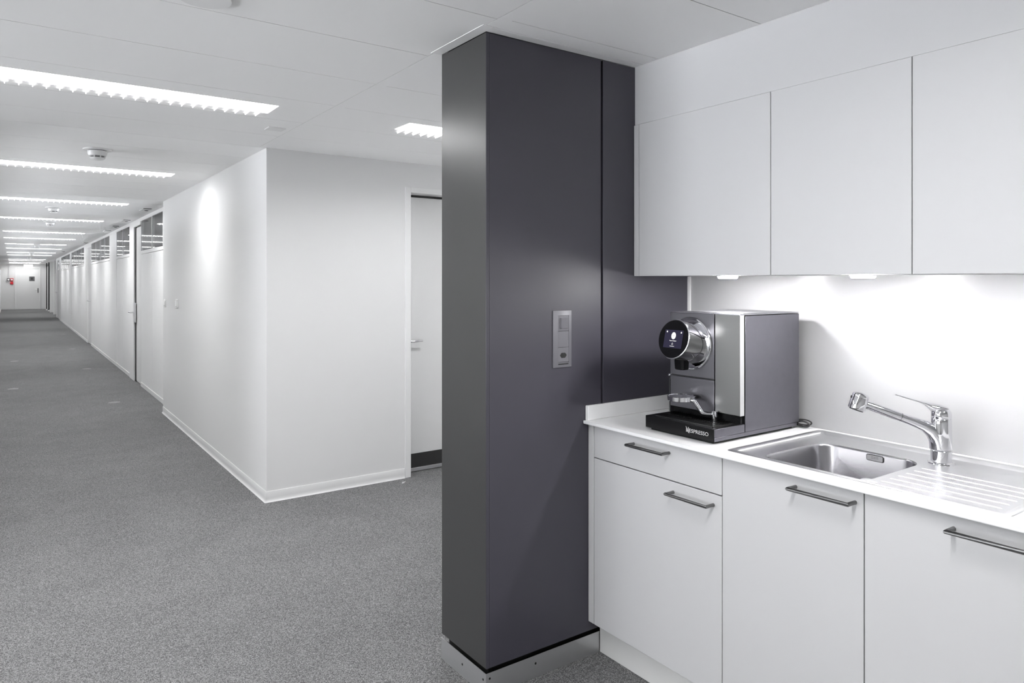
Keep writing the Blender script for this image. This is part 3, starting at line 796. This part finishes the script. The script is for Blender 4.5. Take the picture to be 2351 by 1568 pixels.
# overflow on the back wall of the bowl
oy0, oy1, oz0, oz1 = 1.1765, 1.2325, 0.9095, 0.9300
def orr(x, i, r):
    return [(x + (0.9-p[1])*0.0, p[0], p[1]) for p in [(q[0], q[1]) for q in rrect(oy0+i, oy1-i, oz0+i, oz1-i, r, 0)]]
def ovx(z): return BX1-0.005-(ZD-z)*0.043
b = B(); b.rings([orr(ovx(0.92)+0.004, 0, 0.006), orr(ovx(0.92)-0.003, 0, 0.006)]); finish(b, 'overflow_slot', 'rubber', t)
b = B(); b.rings([orr(ovx(0.92)+0.003, 0.0019, 0.004), orr(ovx(0.92)-0.0040, 0.0019, 0.004)]); op = finish(b, 'overflow_plate', 'plate', t)
b = B()
for k_ in range(2):
    for j in range(3):
        b.box(ovx(0.92)-0.0049, ovx(0.92)-0.0044, 1.1915+j*0.0085, 1.1985+j*0.0085, 0.9235-k_*0.0045, 0.9248-k_*0.0045)
finish(b, 'stamp', 'handle', op)
b = B(); b.lathe((1.968, 1.048, ZD), (0, 0, 1), [(0, 0.022), (0.0012, 0.0215), (0.0032, 0.018), (0.0038, 0.004)], 28)
b.lathe((1.958, 1.026, ZD), (0, 0, 1), [(0, 0.010), (0.002, 0.0095), (0.0042, 0.006)], 20)
finish(b, 'drain_knob', 'sink', t)

# ------------------------------------------------------------------ tap
TB = Vector((2.346, 1.020, 0)); TD = Vector((-0.7071, 0.7071, 0)); TS = Vector((0.7071, 0.7071, 0))
def tp(s_, z_, w_=0.0): return TB + TD*s_ + TS*w_ + Vector((0, 0, z_))
t = thing('kitchen_tap', 'chrome single-lever tap with pull-out spray, behind the sink bowl', 'tap', (2.346, 1.02, ZD))
finish(B().lathe(tp(0, ZD), (0, 0, 1), [(0, 0.038), (0.003, 0.037), (0.0045, 0.031), (0.006, 0.0295), (0.0395, 0.0295), (0.0402, 0.029)], 48), 'base', 'chrome', t)
b = B()
b.lathe(tp(0, 0.9805), (0, 0, 1), [(0, 0.0282), (0.002, 0.0295), (0.05, 0.0290), (0.080, 0.0285), (0.0935, 0.0282), (0.0945, 0.0275)], 48)
ax = Vector((math.cos(R(19.6)), math.sin(R(19.6))))
def axp(s_): return tp(s_, 1.0337 + 0.3561*s_)
path = [tp(0.004, 0.984), tp(0.006, 1.000), tp(0.013, 1.018), tp(0.028, 1.036), tp(0.050, 1.0505), axp(0.075), axp(0.098), axp(0.1165)]
b.tube(path, [0.0285, 0.0274, 0.0250, 0.0214, 0.0180, 0.0156, 0.0145, 0.0140], 28)
finish(b, 'body', 'chrome', t, ang=60)
finish(B().tube([axp(0.1164), axp(0.1178)], 0.0128, 24), 'seam_ring', 'rubber', t)
finish(B().tube([axp(0.1178), axp(0.14), axp(0.19), axp(0.226)], [0.0140, 0.0142, 0.0139, 0.0128], 28), 'hose_sleeve', 'chrome', t)
HN = (Vector((0, 0, 1))*math.cos(R(18)) - TD*math.sin(R(18))).normalized()
hc = axp(0.2385)
sh = finish(B().lathe(hc, HN, [(-0.0245, 0.0220), (-0.0235, 0.0250), (-0.020, 0.0258), (0.0145, 0.0258), (0.0160, 0.0250), (0.0172, 0.0250), (0.0188, 0.0254), (0.024, 0.0242), (0.0285, 0.0185), (0.031, 0.0095), (0.0315, 0.001)], 44), 'spray_head', 'chrome', t)
b = B(); b.lathe(hc, HN, [(-0.0270, 0.0205), (-0.0240, 0.0212)], 36); finish(b, 'spray_nozzle', 'rubber', sh)
b = B()
q0 = hc + TD*0.0242 + HN*0.0170
b.rings([[q0 + TS*a_ + HN*c_ for a_, c_ in ((-0.006, -0.004), (0.006, -0.004), (0.006, 0.005), (-0.006, 0.005))], [q0 + TD*0.004 + TS*a_ + HN*c_ for a_, c_ in ((-0.005, -0.003), (0.005, -0.003), (0.005, 0.004), (-0.005, 0.004))]])
finish(b, 'spray_button', 'rubber', sh)
# lever: domed cap and a thin tapering blade
b = B()
b.lathe(tp(0, 1.0755), (0, 0, 1), [(0, 0.0278), (0.001, 0.0284), (0.014, 0.0284), (0.021, 0.0268), (0.027, 0.0230), (0.0315, 0.0165), (0.034, 0.0085), (0.0346, 0.001)], 48)
sects = [(-0.014, 1.1065, 0.0185, 0.0045), (0.0, 1.1085, 0.0205, 0.0070), (0.014, 1.1075, 0.0205, 0.0110), (0.026, 1.1085, 0.0190, 0.0120), (0.036, 1.1130, 0.0170, 0.0085), (0.048, 1.1195, 0.0150, 0.0048), (0.070, 1.1270, 0.0135, 0.0030), (0.100, 1.1355, 0.0125, 0.0024), (0.124, 1.1425, 0.0120, 0.0022), (0.129, 1.1437, 0.0095, 0.0018)]
rs = []
for s_, z_, w_, h_ in sects:
    rs.append([tp(s_ - 0.28*h_*math.sin(2*PI*k_/20), z_ + h_*math.sin(2*PI*k_/20), w_*math.cos(2*PI*k_/20)) for k_ in range(20)])
b.rings(rs)
finish(b, 'lever', 'chrome', t, ang=60)

# ------------------------------------------------------------------ coffee machine
MX0 = 1.940; MY0 = 1.556; MY1 = 1.877; MZ = WT
XA = 2.0757; XB_ = 2.101; XR = 2.427; ZT_ = 1.381
t = thing('coffee_machine', 'grey steel and black capsule coffee machine with round screen, on the worktop', 'coffee machine', (2.18, 1.716, MZ))
finish(B().box(1.952, XR-0.02, 1.572, 1.860, MZ, 0.9545), 'foot_plate', 'mblack', t, 0.002)
finish(B().box(XB_, XR, MY0+0.004, MY1, 0.9545, ZT_-0.004), 'housing', 'mblack', t)
finish(B().box(XB_+0.0035, XR, MY0, MY0+0.0035, 0.9685, ZT_-0.005), 'side_panel', 'mside', t, 0.0012)
finish(B().box(XB_-0.0005, XR-0.012, MY0+0.0005, MY0+0.004, 0.9545, 0.9675), 'base_band', 'mside', t, 0.0008)
finish(B().box(XB_, XR, MY1, MY1+0.003, 0.9685, ZT_-0.005), 'far_side_panel', 'mside', t, 0.001)
finish(B().box(XA, XA+0.02, 1.6685, MY1, 1.1425, ZT_-0.002), 'upper_front_panel', 'mfront', t, 0.0012)
finish(B().box(XA+0.006, XB_, 1.672, MY1-0.004, 1.136, 1.144), 'front_slot', 'rubber', t)
finish(B().box(XA, XA+0.02, 1.6685, MY1, 1.020, 1.1375), 'lower_front_panel', 'mfront', t, 0.0012)
finish(B().box(XA+0.012, XB_+0.002, MY0+0.008, MY1-0.004, 0.990, ZT_-0.006), 'front_core', 'mblack', t)
finish(B().box(XA, XA+0.012, MY0+0.0014, 1.6645, 1.0265, ZT_-0.002), 'column_front', 'mcol', t, 0.0008)
finish(B().box(XA+0.0002, XB_-0.0035, MY0, MY0+0.0013, 1.0265, ZT_-0.002), 'column_edge', 'medge', t, 0.0003)
# top with raised rim and shallow cup tray
b = B()
b.rings([rrect(XA, XR, MY0, MY1, 0.004, ZT_-0.002), rrect(XA, XR, MY0, MY1, 0.004, ZT_+0.0015), rrect(XA+0.008, XR-0.008, MY0+0.008, MY1-0.008, 0.004, ZT_+0.0015), rrect(XA+0.02, XR-0.02, MY0+0.02, MY1-0.02, 0.012, ZT_+0.0005)])
finish(b, 'top_cover', 'mtop', t, ang=25)
finish(B().box(2.115, XR-0.018, MY0+0.018, MY1-0.018, ZT_+0.0002, ZT_+0.0026), 'cup_shelf', 'mtop', t, 0.0015, 2)
# drip tray
b = B()
tr = [(MX0, MY0+0.0042), (XB_, MY0+0.0042), (XB_, MY1), (MX0, MY1)]
b.box(MX0, XB_-0.002, MY0+0.0042, MY1, 0.953, 0.997)
tray = finish(b, 'drip_tray', 'mblack', t, 0.0022)
finish(B().box(MX0+0.001, XB_-0.001, MY0, MY0+0.0042, 0.9685, 0.9965), 'tray_cheek', 'mside', t, 0.001)
finish(B().box(MX0+0.001, XB_-0.0005, MY0+0.0005, MY0+0.0042, 0.9545, 0.9675), 'tray_band', 'mside', t, 0.001)
# grid of bars
b = B(); gx0, gx1, gy0, gy1, gz = 1.963, 2.094, 1.584, 1.852, 0.9972
b.box(gx0, gx1, gy0, gy0+0.003, gz, gz+0.002).box(gx0, gx1, gy1-0.003, gy1, gz, gz+0.002).box(gx0, gx0+0.003, gy0, gy1, gz, gz+0.002).box(gx1-0.003, gx1, gy0, gy1, gz, gz+0.002)
nb = 26
for i in range(1, nb):
    y = gy0 + (gy1-gy0)*i/nb
    b.box(gx0+0.003, gx1-0.003, y-0.0014, y+0.0014, gz, gz+0.0016)
b.box((gx0+gx1)/2-0.002, (gx0+gx1)/2+0.002, gy0+0.003, gy1-0.003, gz, gz+0.0016)
finish(b, 'grid', mat('grid_dark_steel', (0.16, 0.16, 0.16), 0.3, 1.0, var=(40, 0.1)), tray)
# wordmark on the tray front
ly = Vector((0, -1, 0)); lz = Vector((0, 0, 1))
lx = MX0-0.0004
b = text_mesh('ESPRESSO', 0.0182, 0.0003, (lx, 1.6685, 0.9695), ly, lz, 'LEFT', 0.97)
wid = max(v.co.y for v in b.bm.verts) - min(v.co.y for v in b.bm.verts)
k_ = 0.0835/wid
for v in b.bm.verts: v.co.y = 1.6685 - (1.6685 - v.co.y)*k_
def strip(pts, w):
    P = [Vector((lx, y_, z_)) for y_, z_ in pts]; L_ = []; R_ = []
    for i, p in enumerate(P):
        d_ = (P[min(i+1, len(P)-1)] - P[max(i-1, 0)]).normalized(); n_ = Vector((0, -d_.z, d_.y))
        ww = w[i] if isinstance(w, (list, tuple)) else w
        L_.append(p + n_*ww); R_.append(p - n_*ww)
    b.prism(L_ + R_[::-1], (-0.0004, 0, 0))
strip([(1.6795, 0.9845), (1.6795, 0.9690)], 0.0011)
strip([(1.6700, 0.9865), (1.6700, 0.9715)], 0.0011)
strip([(1.6835, 0.9880), (1.6800, 0.9858), (1.6765, 0.9800), (1.6735, 0.9735), (1.6700, 0.9680), (1.6660, 0.9660)], [0.0002, 0.0011, 0.0015, 0.0015, 0.0011, 0.0002])
strip([(1.6800, 0.9795), (1.6772, 0.9735), (1.6745, 0.9695)], [0.0003, 0.0009, 0.0003])
finish(b, 'lettering', 'letter', tray)
# brewing head
CY, CZ_ = 1.774, 1.2665
finish(B().lathe((XA+0.001, CY, CZ_), (-1, 0, 0), [(0, 0.098), (0.004, 0.0985), (0.008, 0.0965), (0.0095, 0.0935), (0.007, 0.090), (0.002, 0.087)], 64), 'collar', 'chrome', t)
SC = Vector((1.978, 1.7725, 1.2870)); tilt = R(13)
SN = Vector((-math.cos(tilt), 0, math.sin(tilt))); SU = Vector((math.sin(tilt), 0, math.cos(tilt))); SR = Vector((0, -1, 0))
def ellring(c, n_, r, N=64):
    n_ = n_.normalized(); u_ = Vector((0, -1, 0)); w_ = u_.cross(n_)
    return [c + (u_*math.cos(2*PI*k_/N) + w_*math.sin(2*PI*k_/N))*r for k_ in range(N)]
C0 = Vector((XA-0.001, CY, CZ_-0.001)); N0 = Vector((-1, 0, 0))
prof = [(0, 0.086), (0.06, 0.0830), (0.15, 0.0795), (0.35, 0.0765), (0.6, 0.0745), (0.85, 0.0730), (0.96, 0.0728)]
rs = []
for f_, r_ in prof:
    rs.append(ellring(C0.lerp(SC, f_), N0.lerp(SN, f_), r_))
b = B(); b.rings(rs)
head = finish(b, 'brewing_head', 'chrome', t, ang=60)
def cone_pt(f_, a_):   # a_ measured from image right (-y) towards up
    c_ = C0.lerp(SC, f_); n_ = N0.lerp(SN, f_).normalized(); u_ = Vector((0, -1, 0)); w_ = Vector((0, 0, 1)); w_ = (w_ - n_*w_.dot(n_)).normalized()
    r_ = 0.0745
    for (fa, ra), (fb, rb) in zip(prof, prof[1:]):
        if fa <= f_ <= fb: r_ = ra + (rb-ra)*(f_-fa)/(fb-fa)
    return c_ + (u_*math.cos(a_) + w_*math.sin(a_))*(r_+0.0002)
arc = []
for i in range(41):
    q = i/40; a_ = R(62) + (R(-78)-R(62))*q
    f_ = 0.90 - 0.62*math.sin(PI*q)**0.6
    arc.append(cone_pt(f_, a_))
finish(B().tube(arc, 0.0011, 8), 'lever_joint', 'rubber', head)
finish(B().rings and (lambda bb_: (bb_.rings([ellring(SC-SN*0.003, SN, 0.0728), ellring(SC+SN*0.0005, SN, 0.0735), ellring(SC+SN*0.002, SN, 0.0722), ellring(SC+SN*0.002, SN, 0.0700)], cap0=True, cap1=True), bb_)[1])(B()), 'bezel', 'chrome', head, ang=60)
b = B(); b.rings([ellring(SC+SN*0.0015, SN, 0.0700), ellring(SC+SN*0.0026, SN, 0.0698)])
scr = finish(b, 'screen', 'gloss', t)
def onscr(x_, y_, e_=0.003): return SC + SR*x_ + SU*y_ + SN*e_
b = B(); b.prism([onscr(-0.043, -0.034, 0.0027), onscr(0.043, -0.034, 0.0027), onscr(0.043, 0.033, 0.0027), onscr(-0.043, 0.033, 0.0027)], SN*0.0002)
finish(b, 'display', 'lcd', scr)
b = B()
for cx_, cy_, rx_, ry_ in ((0.0, 0.0115, 0.0105, 0.0130), (-0.033, 0.0255, 0.0028, 0.0032), (0.034, 0.0245, 0.0028, 0.0032)):
    b.prism([onscr(cx_ + rx_*math.cos(2*PI*k_/32), cy_ + ry_*math.sin(2*PI*k_/32)) for k_ in range(32)], SN*0.0001)
# small drop outline
dp = [onscr(-0.001 + 0.0028*math.sin(a_)*(0.5-0.5*math.cos(a_))**0.55*1.25, -0.0185 + 0.0042*math.cos(a_)) for a_ in [2*PI*k_/24 for k_ in range(24)]]
b.tube(dp, 0.00035, 6, closed=True)
def addtext(txt, size, x_, y_):
    bt = text_mesh(txt, size, 0.0001, onscr(x_, y_), SR, SU, 'CENTER')
    me = bpy.data.meshes.new('tmp'); bt.bm.to_mesh(me); bt.bm.free(); b.bm.from_mesh(me); bpy.data.meshes.remove(me)
addtext('Kapsel einlegen', 0.0052, 0.0, -0.0085); addtext('Heisswasser', 0.0042, -0.001, -0.0285)
finish(b, 'display_symbols', 'lcdw', scr)
b = B()
for dx_ in (-0.0022, 0.0022):
    b.prism([onscr(dx_ + 0.0009*math.cos(2*PI*k_/12), 0.0115 + 0.0016*math.sin(2*PI*k_/12), 0.0033) for k_ in range(12)], SN*0.0001)
finish(b, 'display_icon', 'sign', scr)
# spout below the head
b = B()
b.rings([rrect(2.004, 2.040, 1.754, 1.792, 0.010, 1.172), rrect(2.002, 2.042, 1.752, 1.794, 0.010, 1.176), rrect(2.000, 2.044, 1.750, 1.797, 0.010, 1.226)])
finish(b, 'spout', 'mblack', t, ang=40)
# cup support on a swinging arm
cs = finish(B().lathe((2.014, 1.768, 1.060), (0, 0, 1), [(0, 0.0485), (0.0012, 0.0500), (0.0160, 0.0500), (0.0172, 0.0485), (0.0172, 0.0465), (0.0158, 0.0455), (0.0158, 0.002)], 56), 'cup_support', 'chrome', t)
b = B()
for off in (-0.0045, 0.0045):
    b.tube([(2.014+off, 1.724, 1.066), (2.020+off, 1.712, 1.064), (2.034+off, 1.688, 1.0235), (2.046+off*0.6, 1.676, 1.020), (2.063, 1.660, 1.019)], [0.0042, 0.0042, 0.0042, 0.0045, 0.005], 12)
finish(b, 'support_arm', 'chrome', cs)
finish(B().lathe((2.064, 1.657, 0.9985), (0, 0, 1), [(0, 0.0085), (0.003, 0.0095), (0.010, 0.0095), (0.011, 0.0110), (0.033, 0.0110), (0.034, 0.0100)], 28), 'pivot', 'chrome', cs)
# water tank behind, on the pillar side
b = B(); b.rings([[(p[0], p[2]+MY1+0.0032, p[1]) for p in rrect(XA+0.002, XR-0.05, 0.985, 1.133, 0.018, 0.0)], [(p[0], p[2]+MY1+0.0105, p[1]) for p in rrect(XA+0.004, XR-0.052, 0.987, 1.131, 0.018, 0.0)]])
finish(b, 'water_tank', 'tank', t)
finish(B().box(XA+0.002, XA+0.016, MY1+0.0032, MY1+0.016, 1.133, 1.1405), 'tank_lid', 'chrome', t, 0.003)
# coiled cord at the back
b = B(); pts = []
for i in range(90):
    a_ = i*2*PI/22
    pts.append((2.440 + 0.011*math.sin(a_*0.63), 1.548 + 0.029*math.cos(a_), 0.962 + 0.010*math.sin(a_) + 0.004*math.sin(a_*0.37) + 0.0*i))
pts = [(2.425, 1.600, 0.985)] + pts
b.tube([(x_, y_, max(z_, 0.9475)) for x_, y_, z_ in pts], 0.0027, 8)
finish(b, 'power_cord', 'rubber', t)

# ------------------------------------------------------------------ tidy helper props, world, view
for o in bpy.data.objects:
    if '_o' in o: del o['_o']
w = bpy.data.worlds.new('world'); scn.world = w; w.use_nodes = True
# daylight for the added windows: overcast sky above, brighter half below to lift ceilings
wn = w.node_tree; bg = wn.nodes['Background']
tcw = wn.nodes.new('ShaderNodeTexCoord'); sx = wn.nodes.new('ShaderNodeSeparateXYZ'); mr = wn.nodes.new('ShaderNodeMapRange')
mr.inputs['From Min'].default_value = -0.25; mr.inputs['From Max'].default_value = 0.15
mr.inputs['To Min'].default_value = 30.0; mr.inputs['To Max'].default_value = 8.0
wn.links.new(tcw.outputs['Generated'], sx.inputs[0]); wn.links.new(sx.outputs['Z'], mr.inputs['Value']); wn.links.new(mr.outputs['Result'], bg.inputs['Strength'])
bg.inputs['Color'].default_value = (1.0, 1.0, 1.02, 1)
scn.view_settings.view_transform = 'Standard'; scn.view_settings.look = 'None'
scn.view_settings.exposure = 0.56; scn.view_settings.gamma = 1.0; scn.view_settings.use_curve_mapping = False
c = scn.cycles
c.max_bounces = 8; c.diffuse_bounces = 5; c.glossy_bounces = 4; c.transparent_max_bounces = 16
c.sample_clamp_indirect = 8.0; c.caustics_reflective = False; c.caustics_refractive = False
c.use_denoising = True
c.use_adaptive_sampling = True; c.adaptive_threshold = 0.04
